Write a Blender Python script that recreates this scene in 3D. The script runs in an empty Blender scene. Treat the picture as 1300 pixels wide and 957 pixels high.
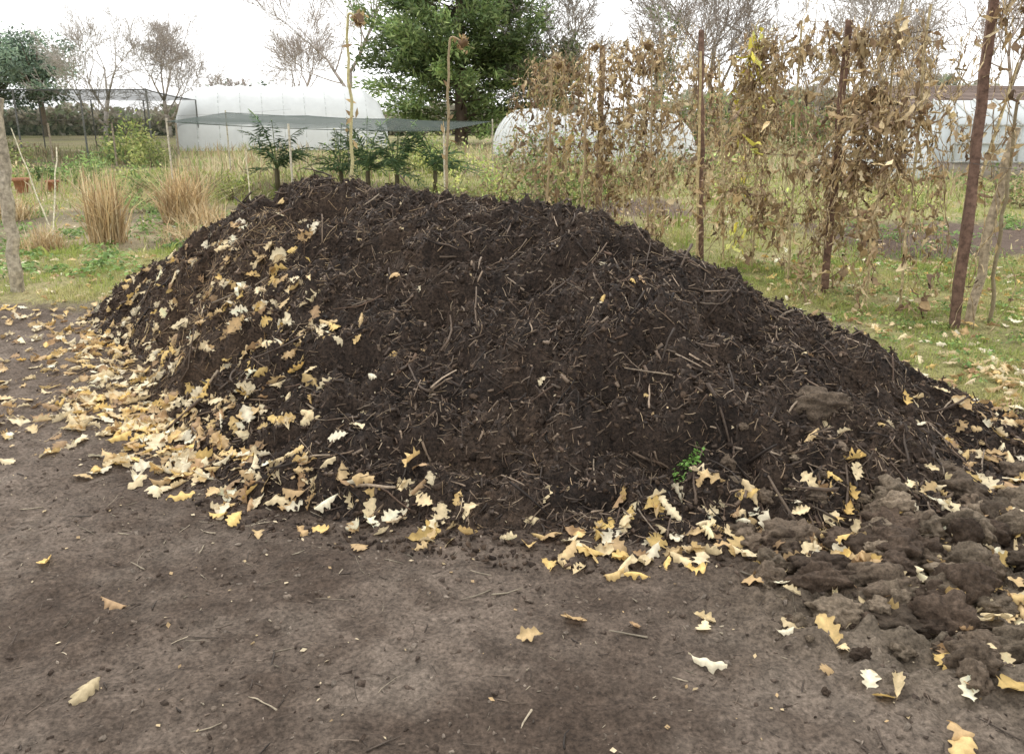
import bpy, math, numpy as np
from mathutils import Vector
R = np.random.RandomState(11)
scene = bpy.context.scene

# ---------------------------------------------------------------- noise
_ang = R.rand(256,256)*2*np.pi
_gx, _gy = np.cos(_ang), np.sin(_ang)
def pn(x,y,s=0):
    x = np.asarray(x,float)+s*17.31; y = np.asarray(y,float)+s*9.77
    xi = np.floor(x).astype(int); yi = np.floor(y).astype(int)
    fx = x-xi; fy = y-yi
    u = fx*fx*fx*(fx*(fx*6-15)+10); v = fy*fy*fy*(fy*(fy*6-15)+10)
    def g(a,b,dx,dy):
        a=a&255; b=b&255
        return _gx[a,b]*dx+_gy[a,b]*dy
    n00=g(xi,yi,fx,fy); n10=g(xi+1,yi,fx-1,fy); n01=g(xi,yi+1,fx,fy-1); n11=g(xi+1,yi+1,fx-1,fy-1)
    return ((n00*(1-u)+n10*u)*(1-v)+(n01*(1-u)+n11*u)*v)*1.4
def fbm(x,y,o=4,s=0):
    a=1;t=0
    for i in range(o):
        t=t+a*pn(x*2**i,y*2**i,s+i); a*=.5
    return t
def sm(a,b,x):
    t=np.clip((x-a)/(b-a),0,1); return t*t*(3-2*t)

# ---------------------------------------------------------------- mesh helpers
def make(name, V, F, col=None, mat=None, smooth=False, parent=None):
    V=np.asarray(V,np.float32).reshape(-1,3); F=np.asarray(F,np.int32)
    k=F.shape[1]; me=bpy.data.meshes.new(name)
    me.vertices.add(len(V)); me.vertices.foreach_set('co',V.ravel())
    me.loops.add(F.size); me.loops.foreach_set('vertex_index',F.ravel())
    me.polygons.add(len(F)); me.polygons.foreach_set('loop_start',np.arange(len(F),dtype=np.int32)*k)
    me.update(calc_edges=True)
    if smooth: me.polygons.foreach_set('use_smooth',np.ones(len(F),bool))
    if col is not None:
        a=me.color_attributes.new('Col','FLOAT_COLOR','POINT')
        c=np.ones((len(V),4),np.float32); c[:,:3]=col
        a.data.foreach_set('color',c.ravel())
    if mat: me.materials.append(mat)
    ob=bpy.data.objects.new(name,me); scene.collection.objects.link(ob)
    if parent: ob.parent=parent
    return ob
def empty(name):
    o=bpy.data.objects.new(name,None); scene.collection.objects.link(o); return o
class Acc:
    def __init__(s): s.V=[];s.F=[];s.C=[];s.n=0
    def add(s,V,F,C):
        V=np.asarray(V,float).reshape(-1,3);F=np.asarray(F)
        s.V.append(V);s.F.append(F+s.n);s.n+=len(V)
        C=np.asarray(C,float)
        if C.ndim==1: C=np.tile(C,(len(V),1))
        s.C.append(C)
    def make(s,name,mat,smooth=False,parent=None):
        return make(name,np.vstack(s.V),np.vstack(s.F),np.vstack(s.C),mat,smooth,parent)
def frames(n, yaw=None):
    n=n/np.linalg.norm(n,axis=1,keepdims=True)
    N=len(n)
    r=R.randn(N,3) if yaw is None else yaw
    t=r-(r*n).sum(1,keepdims=True)*n
    t/=np.linalg.norm(t,axis=1,keepdims=True)+1e-9
    b=np.cross(n,t)
    return np.stack([t,b,n],axis=2)
def inst(TV,TF,pos,M,sc):
    N=len(pos)
    if TV.ndim==2: TV=np.broadcast_to(TV,(N,)+TV.shape)
    sc=np.asarray(sc,float)
    if sc.ndim==1: sc=np.repeat(sc[:,None],3,1)
    P=np.einsum('nij,nvj->nvi',M,TV*sc[:,None,:])+pos[:,None,:]
    nv=TV.shape[1]
    F=(TF[None]+(np.arange(N)*nv)[:,None,None]).reshape(-1,TF.shape[1])
    return P.reshape(-1,3),F,nv
def tubes(P0,P1,r0,r1,sides=4):
    P0=np.asarray(P0,float);P1=np.asarray(P1,float)
    r0=np.asarray(r0,float);r1=np.asarray(r1,float)
    d=P1-P0; d/=np.linalg.norm(d,axis=1,keepdims=True)+1e-9
    ref=np.where(np.abs(d[:,2:3])>.9,[[1.,0,0]],[[0,0,1.]])
    a=np.cross(d,ref);a/=np.linalg.norm(a,axis=1,keepdims=True); b=np.cross(d,a)
    th=np.arange(sides)*2*np.pi/sides+np.pi/4
    ring=a[:,None]*np.cos(th)[None,:,None]+b[:,None]*np.sin(th)[None,:,None]
    V=np.concatenate([P0[:,None]+ring*r0[:,None,None],P1[:,None]+ring*r1[:,None,None]],1)
    f=[[i,(i+1)%sides,sides+(i+1)%sides,sides+i] for i in range(sides)]
    if sides==4: f+= [[3,2,1,0],[4,5,6,7]]
    f=np.array(f)
    F=(f[None]+(np.arange(len(P0))*2*sides)[:,None,None]).reshape(-1,4)
    return V.reshape(-1,3),F
def pick(pal,N,jit=.18):
    pal=np.array(pal,float)
    c=pal[R.randint(len(pal),size=N)]
    return c*(1+jit*R.randn(N,1)).clip(.45,1.7)
def quads(pos,size,nrm=None,aspect=.5):
    N=len(pos)
    TV=np.array([[-.5,0,0],[0,-.5*aspect,.06],[.5,0,0],[0,.5*aspect,.06]])
    M=frames(R.randn(N,3) if nrm is None else nrm)
    return inst(TV,np.array([[0,1,2,3]]),pos,M,size)

# ---------------------------------------------------------------- materials
def mat_col(name, rough=.8, spec=.3, bump=0, bscale=40, trans=0, vary=.35, vscale=30, detail=6, v2=0, v2s=8):
    m=bpy.data.materials.new(name); m.use_nodes=True; nt=m.node_tree; N=nt.nodes; L=nt.links
    b=N['Principled BSDF']; b.inputs['Roughness'].default_value=rough
    b.inputs['Specular IOR Level'].default_value=spec
    tc=N.new('ShaderNodeTexCoord')
    a=N.new('ShaderNodeAttribute'); a.attribute_name='Col'; src=a.outputs['Color']
    def vary_by(src,scale,v,rg=.65):
        nz=N.new('ShaderNodeTexNoise'); nz.inputs['Scale'].default_value=scale; nz.inputs['Detail'].default_value=detail
        nz.inputs['Roughness'].default_value=rg
        L.new(tc.outputs['Object'],nz.inputs['Vector'])
        mr=N.new('ShaderNodeMapRange'); mr.inputs[1].default_value=.32; mr.inputs[2].default_value=.68
        mr.inputs[3].default_value=1-v; mr.inputs[4].default_value=1+v
        L.new(nz.outputs['Fac'],mr.inputs[0])
        mx=N.new('ShaderNodeVectorMath'); mx.operation='SCALE'
        L.new(src,mx.inputs[0]); L.new(mr.outputs[0],mx.inputs['Scale']); return mx.outputs[0]
    out=vary_by(src,vscale,vary)
    if v2: out=vary_by(out,v2s,v2,.75)
    L.new(out,b.inputs['Base Color'])
    if bump:
        n2=N.new('ShaderNodeTexNoise'); n2.inputs['Scale'].default_value=bscale; n2.inputs['Detail'].default_value=8
        n2.inputs['Roughness'].default_value=.72
        L.new(tc.outputs['Object'],n2.inputs['Vector'])
        bp=N.new('ShaderNodeBump'); bp.inputs['Strength'].default_value=1; bp.inputs['Distance'].default_value=bump
        L.new(n2.outputs['Fac'],bp.inputs['Height']); L.new(bp.outputs[0],b.inputs['Normal'])
    if trans:
        tr=N.new('ShaderNodeBsdfTranslucent'); L.new(out,tr.inputs['Color'])
        ms=N.new('ShaderNodeMixShader'); ms.inputs[0].default_value=trans
        L.new(b.outputs[0],ms.inputs[1]); L.new(tr.outputs[0],ms.inputs[2])
        L.new(ms.outputs[0],N['Material Output'].inputs['Surface'])
    return m
def mat_net(name,col,alpha):
    m=bpy.data.materials.new(name); m.use_nodes=True; nt=m.node_tree; N=nt.nodes; L=nt.links
    b=N['Principled BSDF']; b.inputs['Base Color'].default_value=(*col,1); b.inputs['Roughness'].default_value=.9
    b.inputs['Specular IOR Level'].default_value=.1
    t=N.new('ShaderNodeBsdfTransparent'); ms=N.new('ShaderNodeMixShader')
    nz=N.new('ShaderNodeTexNoise'); nz.inputs['Scale'].default_value=1.3
    mr=N.new('ShaderNodeMapRange'); mr.inputs[1].default_value=.3; mr.inputs[2].default_value=.7
    mr.inputs[3].default_value=alpha-.15; mr.inputs[4].default_value=alpha+.15
    L.new(nz.outputs['Fac'],mr.inputs[0]); L.new(mr.outputs[0],ms.inputs[0])
    L.new(t.outputs[0],ms.inputs[1]); L.new(b.outputs[0],ms.inputs[2])
    L.new(ms.outputs[0],N['Material Output'].inputs['Surface'])
    return m
M_ground=mat_col('ground_mat',.92,.2,.018,50,0,.55,70,detail=12,v2=.4,v2s=9)
M_heap=mat_col('compost_mat',.8,.27,.026,80,0,.8,60,detail=12,v2=.45,v2s=14)
M_crumb=mat_col('crumb_mat',.85,.2,.006,160,0,.5,90)
M_twig=mat_col('twig_mat',.65,.33,.0015,200,0,.35,60)
M_leaf=mat_col('dry_leaf_mat',.6,.3,.002,120,.2,.22,35)
M_grass=mat_col('grass_mat',.5,.35,0,1,.35,.15,3)
M_fol=mat_col('foliage_mat',.6,.3,0,1,.3,.25,1.5)
M_bark=mat_col('bark_mat',.9,.2,0,30,0,.3,4)
M_wood=mat_col('wood_mat',.85,.2,.004,60,0,.5,25)
M_plast=mat_col('polythene_mat',.45,.4,.01,3,.35,.06,1.2)
M_roof=mat_col('roof_mat',.8,.2,.01,20,0,.25,3)
M_pot=mat_col('terracotta_mat',.8,.3,.002,60,0,.25,12)

# ---------------------------------------------------------------- terrain
cx=np.array([-3.6,-2.96,-2.47,-1.93,-1.48,-1.05,-.5,-.05,.44,.73,1.2,1.63,2.04,2.41,2.9])
cy=np.array([6.8,6.6,6.4,6.2,6.1,6.0,5.65,5.35,5.05,4.9,4.75,4.6,4.4,4.2,3.9])
cz=np.array([0,.42,.72,1.05,1.12,1.12,1.08,1.06,1.06,.93,.73,.52,.30,.14,0])
fx_=np.array([-3.6,-3.3,-2.85,-2.16,-1.72,-1.25,-.66,0,.62,1.22,1.7,2.05,2.5,2.9])
fy_=np.array([6.6,6.3,5.5,4.5,3.8,3.3,3.0,2.82,2.75,2.72,2.85,3.1,3.45,3.7])
def heap_h(x,y,fine=True):
    xw=x+.12*pn(x*1.3,y*1.3,3); yw=y+.15*pn(x*1.1,y*1.1,5)
    H=np.interp(xw,cx,cz); c=np.interp(xw,cx,cy); yf=np.interp(xw,fx_,fy_)
    wf=np.maximum(c-yf,.3); wb=1.2*H+.45
    s=np.where(yw<c,(c-yw)/wf,(yw-c)/wb)
    sc=np.clip(s,0,1)
    p=.55*(1-sc**1.7)+.45*.5*(1+np.cos(np.pi*sc))
    h=H*p+.03*(1-sc)*(H>0)-.03-np.clip(s-1,0,2)*.35-np.where(H<=0,.08,0)
    k=sm(-.04,.22,h)
    k2=sm(-.05,.05,h)
    h=h+k*(.075*pn(x*1.9,y*1.9,7)+.07*pn(x*4.2,y*4.2,8))
    if fine:
        b=np.abs(pn(x*7,y*7,9)); h=h+(.25*k2+.75*k)*(.085*b-.02)
        h=h+k2*(.042*np.abs(pn(x*15,y*15,10))+.030*pn(x*24,y*24,11)+.022*pn(x*42,y*42,12))
        l=pn(x*2.2+3,y*3.6,14); h=h-k*.12*sm(.12,.36,l)
    return h
def clodmask(x,y):
    return sm(.4,1.4,x)*sm(1.6,2.4,y+.35*np.maximum(x-1,0))*sm(4.2,3.2,y)
def ground_h(x,y):
    near=sm(14,7,y)*sm(9,5,np.abs(x))
    g=.02*pn(x*.6,y*.6,20)+near*(.013*pn(x*3,y*3,21)+.013*pn(x*8,y*8,22)+.008*pn(x*19,y*19,23)+.005*pn(x*37,y*37,26))
    c=clodmask(x,y)
    g=g+c*near*(.06*np.abs(pn(x*5,y*5,24))+.065*np.abs(pn(x*12,y*12,25))+.026*pn(x*30,y*30,27)-.01)
    rough=sm(7,9,y)*sm(60,20,y)
    g=g+rough*(.05*pn(x*1.1,y*1.1,28)+.02*pn(x*3,y*3,29))
    plot=sm(4.2,4.7,x)*sm(9.5,10,y)*sm(13.2,12.6,y); g=g+plot*(.09*np.abs(pn(x*3,y*3,30))+.05*pn(x*8,y*8,31))
    return g
def surf(x,y): return np.maximum(ground_h(x,y),heap_h(x,y))
def surf_n(x,y,e=.03):
    hx=(surf(x+e,y)-surf(x-e,y))/(2*e); hy=(surf(x,y+e)-surf(x,y-e))/(2*e)
    n=np.stack([-hx,-hy,np.ones_like(hx)],1); return n/np.linalg.norm(n,axis=1,keepdims=True)
def plotm(x,y,w=0): return np.maximum(sm(4.0,4.6,x+w)*sm(9.3,9.9,y+w)*sm(13.4,12.6,y+w), sm(1.2,1.8,x+w)*sm(3.6,3.0,x+w)*sm(13.6,14.4,y+w)*sm(18,17,y+w))
def grass_m(x,y):
    w=.45*fbm(x*1.1,y*1.1,4,40)
    right=sm(2.3,2.9,x+w*.7)*sm(4.0,4.7,y+w)
    back=sm(6.6,7.3,y+w)
    g=np.maximum(right,back)
    leftlit=sm(-3.0,-3.6,x+w)*sm(9.9,10.5,y+w*.6)*sm(17,14.5,y+w)
    g=g*(1-.92*plotm(x,y,.5*w))*(1-.75*leftlit)
    far=sm(16,22,y); g=g*(1-far*.55*sm(-.1,.35,fbm(x*.12,y*.12,3,44)))
    return g
def grid(xs,ys,hf):
    X,Y=np.meshgrid(xs,ys); Z=hf(X.ravel(),Y.ravel())
    V=np.stack([X.ravel(),Y.ravel(),Z],1)
    nx,ny=len(xs),len(ys)
    i=np.arange(nx-1)[None]+np.arange(ny-1)[:,None]*nx; i=i.ravel()
    return V,np.stack([i,i+1,i+1+nx,i+nx],1)
def spread(a,b,st,lo,hi,g=1.13):
    m=list(np.arange(a,b,st)); s=st;p=m[-1]
    while p<hi: s*=g; p+=s; m.append(p)
    s=st;p=a;l=[]
    while p>lo: s*=g; p-=s; l.append(p)
    return np.array(l[::-1]+m)
xs=spread(-4.2,4.4,.018,-500,500,1.09); ys=spread(1.2,7.2,.0165,-60,900,1.075)
V,F=grid(xs,ys,ground_h)
x,y=V[:,0],V[:,1]
def mix(a,b,f): return a*(1-f[:,None])+np.asarray(b)*f[:,None]
n1=fbm(x*.9,y*.9,5,50)
C=np.tile([.215,.170,.135],(len(x),1))
C=mix(C,[.125,.094,.072],sm(-.3,.45,n1)*.75)
C=mix(C,[.28,.23,.185],sm(.05,.6,fbm(x*2.3,y*2.3,5,57))*.6)
C=mix(C,[.09,.066,.05],sm(.1,.5,fbm(x*5+4,y*7,4,58))*.55)
C=mix(C,[.115,.086,.066],sm(2.8,3.6,y)*sm(-.3,-1.5,x)*.4)
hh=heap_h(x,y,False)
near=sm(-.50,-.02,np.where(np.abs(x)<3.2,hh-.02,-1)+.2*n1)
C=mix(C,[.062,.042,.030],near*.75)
C=mix(C,[.22,.18,.13],clodmask(x,y)*.6*sm(3.0,2.3,y))
gm=grass_m(x,y)
C=mix(C,[.28,.27,.10],gm*.85)
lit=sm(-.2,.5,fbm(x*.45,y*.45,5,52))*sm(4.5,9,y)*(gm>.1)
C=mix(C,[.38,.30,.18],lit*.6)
C=mix(C,[.125,.088,.067],plotm(x,y,.2*n1)*.95)
C=mix(C,[.24,.25,.12],sm(70,200,y)*.8)
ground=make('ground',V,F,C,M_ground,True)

# heap
V,F=grid(np.arange(-3.95,3.15,.0145),np.arange(2.35,8.0,.0145),heap_h)
z=V[:,2]; keep=z[F].max(1)>-.045; F=F[keep]
u,inv=np.unique(F,return_inverse=True); V=V[u]; F=inv.reshape(-1,4)
x,y=V[:,0],V[:,1]
C=np.tile([.050,.034,.025],(len(x),1))
n1=fbm(x*1.6,y*1.6,5,60)
C=mix(C,[.082,.055,.038],sm(-.1,.6,n1)*.8)
C=mix(C,[.020,.014,.011],sm(.0,.6,fbm(x*5,y*5,3,61))*.7)
C=mix(C,[.12,.078,.05],sm(-1.1,-2.4,x)*sm(6.1,5.2,y)*.65)
heap=make('compost_heap',V,F,C,M_heap,True)

# crumbs ----------------------------------------------------------
t=(1+5**.5)/2
ico=np.array([[-1,t,0],[1,t,0],[-1,-t,0],[1,-t,0],[0,-1,t],[0,1,t],[0,-1,-t],[0,1,-t],[t,0,-1],[t,0,1],[-t,0,-1],[-t,0,1]])/1.9
icf=np.array([[0,11,5],[0,5,1],[0,1,7],[0,7,10],[0,10,11],[1,5,9],[5,11,4],[11,10,2],[10,7,6],[7,1,8],[3,9,4],[3,4,2],[3,2,6],[3,6,8],[3,8,9],[4,9,5],[2,4,11],[6,2,10],[8,6,7],[9,8,1]])
def crumbs(x,y,r,pal,name,parent,zoff=.1,cols=None):
    N=len(x); TV=ico[None]*(1+.42*R.randn(N,12,1)).clip(.35,1.9)
    p=np.stack([x,y,surf(x,y)+r*zoff],1)
    sc=r[:,None]*np.array([1.15,.9,.7])*(1+.35*R.randn(N,3)).clip(.5,1.7)
    P,F,nv=inst(TV,icf,p,frames(surf_n(x,y)+.6*R.randn(N,3)),sc)
    return make(name,P,F,np.repeat(pick(pal,N) if cols is None else cols,nv,0),M_crumb,False,parent)
def heap_pts(N,margin=0.0):
    xx=R.uniform(-3.6,2.95,N*3); yy=R.uniform(2.6,7.2,N*3)
    k=heap_h(xx,yy,False)>margin
    return xx[k][:N],yy[k][:N]
dark=[[.05,.034,.024],[.07,.047,.032],[.034,.023,.017],[.09,.061,.042],[.05,.035,.026]]
x,y=heap_pts(26000,-.06); crumbs(x,y,.004+.011*R.rand(len(x))**2.2,dark,'crumbs',heap)
def clods(x,y,r,pal,name,parent=None):
    Vs=[tuple(v/np.linalg.norm(v)) for v in ico]; Fs=[tuple(f) for f in icf]
    for _ in range(3):
        mid={};nf=[]
        def m(a,b):
            k=(min(a,b),max(a,b))
            if k not in mid:
                v=np.array(Vs[a])+np.array(Vs[b]); v/=np.linalg.norm(v); Vs.append(tuple(v)); mid[k]=len(Vs)-1
            return mid[k]
        for a,b,c in Fs:
            ab,bc,ca=m(a,b),m(b,c),m(c,a); nf+=[(a,ab,ca),(b,bc,ab),(c,ca,bc),(ab,bc,ca)]
        Fs=nf
    Vs=np.array(Vs);Fs=np.array(Fs); A=Acc()
    cc=pick(pal,len(x))
    for i in range(len(x)):
        o=R.rand()*50
        d=1+.45*pn(Vs[:,0]*1.2+o,Vs[:,1]*1.2+Vs[:,2]*.9,70)+.34*pn(Vs[:,0]*2.8+o,Vs[:,1]*2.8+Vs[:,2]*2.5,71)+.24*np.abs(pn(Vs[:,2]*6+o,Vs[:,1]*6+Vs[:,0]*5,72))
        d=d+.03*R.randn(len(Vs))
        P=Vs*d[:,None]*r[i]*(np.array([1.1,1,.8])*(1+.2*R.randn(3)))
        P=P+[x[i],y[i],surf(np.array([x[i]]),np.array([y[i]]))[0]+r[i]*.18]
        A.add(P,Fs,cc[i])
    return A.make(name,M_ground,False,parent)
N=430
x=R.uniform(.9,3.1,N); y=R.normal(2.58,.33,N)+.2*np.maximum(x-1.5,0)
r=.012+.055*R.rand(N)**2.4
r[:26]=R.uniform(.06,.095,26); x[:26]=R.uniform(1.2,2.5,26)
clods(x,y,r,[[.15,.112,.08],[.20,.155,.11],[.085,.06,.043]],'soil_clods')
N=22000; x=R.uniform(-3.6,3.2,N); y=1.3+4.6*R.rand(N)**1.3
k=(heap_h(x,y,False)<.0)&(grass_m(x,y)<.4); x,y=x[k],y[k]
w=np.exp(-((heap_h(x,y,False)+.05)/.14)**2)+clodmask(x,y)
k=R.rand(len(x))<.32+.68*w; x,y=x[k],y[k]
crumbs(x,y,.002+.009*R.rand(len(x))**3.5,[[.16,.125,.097],[.11,.081,.062],[.21,.17,.135],[.08,.058,.044]],'soil_crumbs',ground,-.1)

# twigs -----------------------------------------------------------
def twigs(x,y,L,r,pal,name,parent,tilt=.25,lift=0.004,mat=None,flat=1.0,bendy=.05):
    N=len(x); n=surf_n(x,y,.05)+tilt*R.randn(N,3)*.5
    M=frames(n,R.randn(N,3))
    st=5; tt=np.linspace(-.5,.5,st)
    bend=(R.randn(N,2)*bendy)[:,:,None]*(tt**2*4-.6)[None,None]+.013*R.randn(N,2,st)
    taper=(1-.4*(tt+.5))[None]*(1+.15*R.randn(N,st))
    th=np.arange(4)*np.pi/2
    TV=np.zeros((N,st,4,3))
    TV[...,0]=(tt[None]*L[:,None])[:,:,None]
    TV[...,1]=(bend[:,0]*L[:,None])[:,:,None]+(r[:,None]*taper)[:,:,None]*np.cos(th)
    TV[...,2]=(bend[:,1]*.3*L[:,None])[:,:,None]+flat*(r[:,None]*taper)[:,:,None]*np.sin(th)
    TV=TV.reshape(N,-1,3)
    f=[[s*4+i,s*4+(i+1)%4,(s+1)*4+(i+1)%4,(s+1)*4+i] for s in range(st-1) for i in range(4)]+[[3,2,1,0],[16,17,18,19]]
    p=np.stack([x,y,surf(x,y)+lift+r*.7],1)
    P,F,nv=inst(TV,np.array(f),p,M,np.ones(N))
    return make(name,P,F,np.repeat(pick(pal,N,.3),nv,0),mat or M_twig,False,parent)
tw=[[.05,.035,.025],[.075,.051,.035],[.105,.072,.049],[.06,.041,.029],[.16,.115,.08],[.08,.049,.031],[.034,.024,.018]]
x,y=heap_pts(22000); N=len(x)
twigs(x,y,.02+.06*R.rand(N)**1.6,.001+.0024*R.rand(N)**2,tw+[[.28,.21,.14],[.23,.16,.10]],'fibres',heap,.7)
x,y=heap_pts(6000); k=R.rand(len(x))<.30+.70*sm(-1.5,.8,x); x,y=x[k],y[k]; N=len(x)
twigs(x,y,.04+.13*R.rand(N)**1.8,.0022+.0042*R.rand(N)**2,tw+[[.23,.17,.12],[.17,.12,.08],[.26,.2,.145]],'twigs',heap,.4,.007)
x,y=heap_pts(7000); N=len(x)
twigs(x,y,.015+.04*R.rand(N)**1.5,.004+.009*R.rand(N)**2,tw,'wood_chips',heap,.9,.004,None,.35,.02)
x,y=heap_pts(230); N=len(x)
twigs(x,y,.14+.2*R.rand(N),.004+.005*R.rand(N),tw+[[.22,.17,.12]],'sticks',heap,.3,.012)
N=1700; x=R.normal(-1.95,.42,N); y=R.normal(5.1,.4,N)
twigs(x,y,.05+.14*R.rand(N),.0012+.001*R.rand(N),[[.33,.23,.13],[.25,.17,.09],[.42,.31,.19],[.16,.1,.06]],'straw',heap,.4,.006)
x,y=heap_pts(1200); N=len(x)
twigs(x,y,.03+.09*R.rand(N)**2,.001+.0011*R.rand(N),[[.38,.28,.17],[.30,.21,.12],[.46,.36,.24]],'straw_bits',heap,.5,.006)
N=1500; x=R.uniform(-2.6,2.4,N); y=R.uniform(1.3,3.9,N); k=heap_h(x,y,False)<0; x,y=x[k],y[k];N=len(x)
twigs(x,y,.012+.12*R.rand(N)**3,.0009+.003*R.rand(N)**2,[[.09,.067,.051],[.14,.105,.078],[.06,.045,.034],[.30,.25,.18]],'fallen_twigs',ground,.1,.001)

# oak leaves --------------------------------------------------------
def oak_leaves(x,y,size,name,parent=None,pal=None,lift=.003,tilt=.33):
    N=len(x); st=27; t=np.linspace(0,1,st)
    env=.25*np.sin(np.pi*np.clip(t,0,1)**1.2)**.75*(.75+.35*t)
    stem=sm(.08,.14,t)
    nl=R.uniform(3.6,4.8,(N,1)); amp=R.uniform(.18,.30,(N,1))
    def half(ph):
        cs=np.cos(2*np.pi*(nl*t[None]+ph)); lb=np.sign(cs)*np.abs(cs)**.7
        w=env[None]*(.9+amp*lb)*(1+.03*R.randn(N,st))
        w=w*stem[None]+.010; w[:,-1]=.05; return w
    wid=R.uniform(.9,1.45,(N,1))
    ph=R.rand(N,1); w=half(ph)*wid; w2=half(ph+R.uniform(-.12,.12,(N,1)))*wid
    fa=np.clip(R.normal(.3,.5,(N,1)),-.9,1.2); fb=np.clip(fa+R.normal(0,.35,(N,1)),-.9,1.2)
    cu=np.clip(R.normal(.4,.9,(N,1)),-1.4,2.1)+1e-3
    X0=(t-.5)[None]*np.ones((N,1))
    X=np.sin(cu*X0)/cu; Z=(1-np.cos(cu*X0))/cu
    wav=R.normal(0,.022,(N,1)); pp=R.rand(N,1)*6
    rip=wav*np.sin(16*X0+pp)
    sw=.05*R.randn(N,1)*np.sin(np.pi*t)[None]
    TV=np.zeros((N,st,5,3))
    for j,(ww,fr,fo,sg) in enumerate([(w,1,fa,1),(w,.5,fa,1),(w,0,fa,1),(w2,.5,fb,-1),(w2,1,fb,-1)]):
        q=ww*fr; an=fo*(.5+.6*fr)
        TV[:,:,j,0]=X+.10*q
        TV[:,:,j,1]=sg*q*np.cos(an)+sw
        TV[:,:,j,2]=Z+q*np.sin(an)+rip*fr*2
    TV[...,2]-=TV[...,2].mean(axis=(1,2),keepdims=False)[:,None,None]
    TV=TV.reshape(N,-1,3)
    f=np.array([[s*5+j,s*5+j+1,(s+1)*5+j+1,(s+1)*5+j] for s in range(st-1) for j in range(4)])
    p=np.stack([x,y,surf(x,y)+lift+size*.11+.022*grass_m(x,y)*(R.rand(N))],1)
    M=frames(surf_n(x,y,.07)+tilt*R.randn(N,3)*np.array([1,1,.2]))
    flip=np.where(R.rand(N)<.4,-1,1); M=M*np.stack([np.ones(N),flip,flip],1)[:,None,:]
    P,F,nv=inst(TV,f,p,M,size)
    pal=pal or [[.70,.55,.32],[.60,.43,.22],[.76,.64,.42],[.50,.34,.17],[.74,.61,.39],[.66,.47,.21],[.80,.71,.52],[.40,.26,.14],[.72,.58,.35],[.70,.49,.18]]
    c=np.repeat(pick(pal,N,.13),nv,0).reshape(N,st,5,3)
    c[:,:,2]*=1.12; c[:,:,0]*=.88; c[:,:,4]*=.88
    return make(name,P,F,np.clip(c,0,.88).reshape(-1,3),M_leaf,True,parent)
def seg(p,q,sg,n,lo=.07,hi=.13):
    t=R.rand(n); return np.stack([p[0]+(q[0]-p[0])*t+R.randn(n)*sg,p[1]+(q[1]-p[1])*t+R.randn(n)*sg,R.uniform(lo,hi,n)],1)
def uni(x0,x1,y0,y1,n,lo=.06,hi=.12): return np.stack([R.uniform(x0,x1,n),R.uniform(y0,y1,n),R.uniform(lo,hi,n)],1)
pts=np.vstack([
 seg((-3.3,6.2),(-2.3,4.7),.32,260), seg((-3.6,6.6),(-2.6,5.2),.35,110),
 seg((-2.5,4.6),(-1.4,3.5),.20,240,.07,.14), seg((-1.9,4.0),(-1.1,3.3),.16,110,.08,.15), seg((-1.8,4.9),(-1.1,4.0),.24,170),
 seg((-2.3,5.4),(-1.5,4.8),.28,75), seg((-3.2,4.9),(-2.1,3.7),.26,75),
 seg((-1.3,3.3),(-.4,3.0),.12,50), seg((-.5,2.98),(.5,2.8),.13,44),
 seg((.4,2.85),(1.2,2.75),.14,66), seg((1.0,2.8),(2.2,3.0),.2,165), seg((1.0,2.5),(1.9,2.2),.2,95), seg((1.3,2.7),(2.0,2.5),.2,90),
 seg((2.3,3.2),(3.4,4.9),.3,290), seg((.2,2.4),(1.1,2.2),.18,11), seg((-2.0,3.0),(-.9,2.4),.3,5), seg((.8,2.1),(1.5,1.8),.18,9),
 uni(2.5,7,4.6,9.5,950),uni(-7.5,-3.3,6.3,9.6,340),uni(-14,10,8,20,1300)])
oak_leaves(pts[:,0],pts[:,1],pts[:,2],'fallen_oak_leaves')
x,y=heap_pts(150); oak_leaves(x,y,.025+.055*R.rand(len(x))**1.3,'leaf_pieces',heap)
x1,y1=heap_pts(550); x2=R.uniform(-3,2.6,420); y2=R.uniform(1.5,4.2,420)
x=np.concatenate([x1,x2,pts[:1100,0]+R.randn(1100)*.1]);y=np.concatenate([y1,y2,pts[:1100,1]+R.randn(1100)*.1]); n=len(x)
P_,F_,nv=quads(np.stack([x,y,surf(x,y)+.005],1),.006+.02*R.rand(n)**1.5,surf_n(x,y)+.3*R.randn(n,3),.7)
make('leaf_fragments',P_,F_,np.repeat(pick([[.55,.42,.24],[.42,.29,.15],[.68,.56,.37]],n),nv,0),M_leaf)

# grass -----------------------------------------------------------------
def blades(x,y,h,wd,pal,A,lean=.45,z=None,jit=.2,cols=None):
    N=len(x); a=R.rand(N)*2*np.pi; l=np.abs(R.randn(N))*lean
    dx,dy=np.cos(a),np.sin(a); b=R.rand(N)*2*np.pi; sx,sy=np.cos(b)*wd,np.sin(b)*wd
    z0=surf(x,y) if z is None else z
    def P(f,off,k):
        return np.stack([x+dx*l*h*f**1.8+sx*k*off,y+dy*l*h*f**1.8+sy*k*off,z0+h*f*(1-.25*l*f)],1)
    V=np.stack([P(0,-1,.7),P(0,1,.7),P(.5,1,.9),P(1,.6,.12),P(1,-.6,.12),P(.5,-1,.9)],1).reshape(-1,3)
    f=np.array([[0,1,2,5],[5,2,3,4]]); F=(f[None]+(np.arange(N)*6)[:,None,None]).reshape(-1,4)
    A.add(V,F,np.repeat(pick(pal,N,jit) if cols is None else cols,6,0))
gpal=np.array([[.32,.38,.10],[.40,.44,.13],[.25,.32,.08],[.48,.46,.18],[.58,.49,.27]])
A=Acc()
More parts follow.
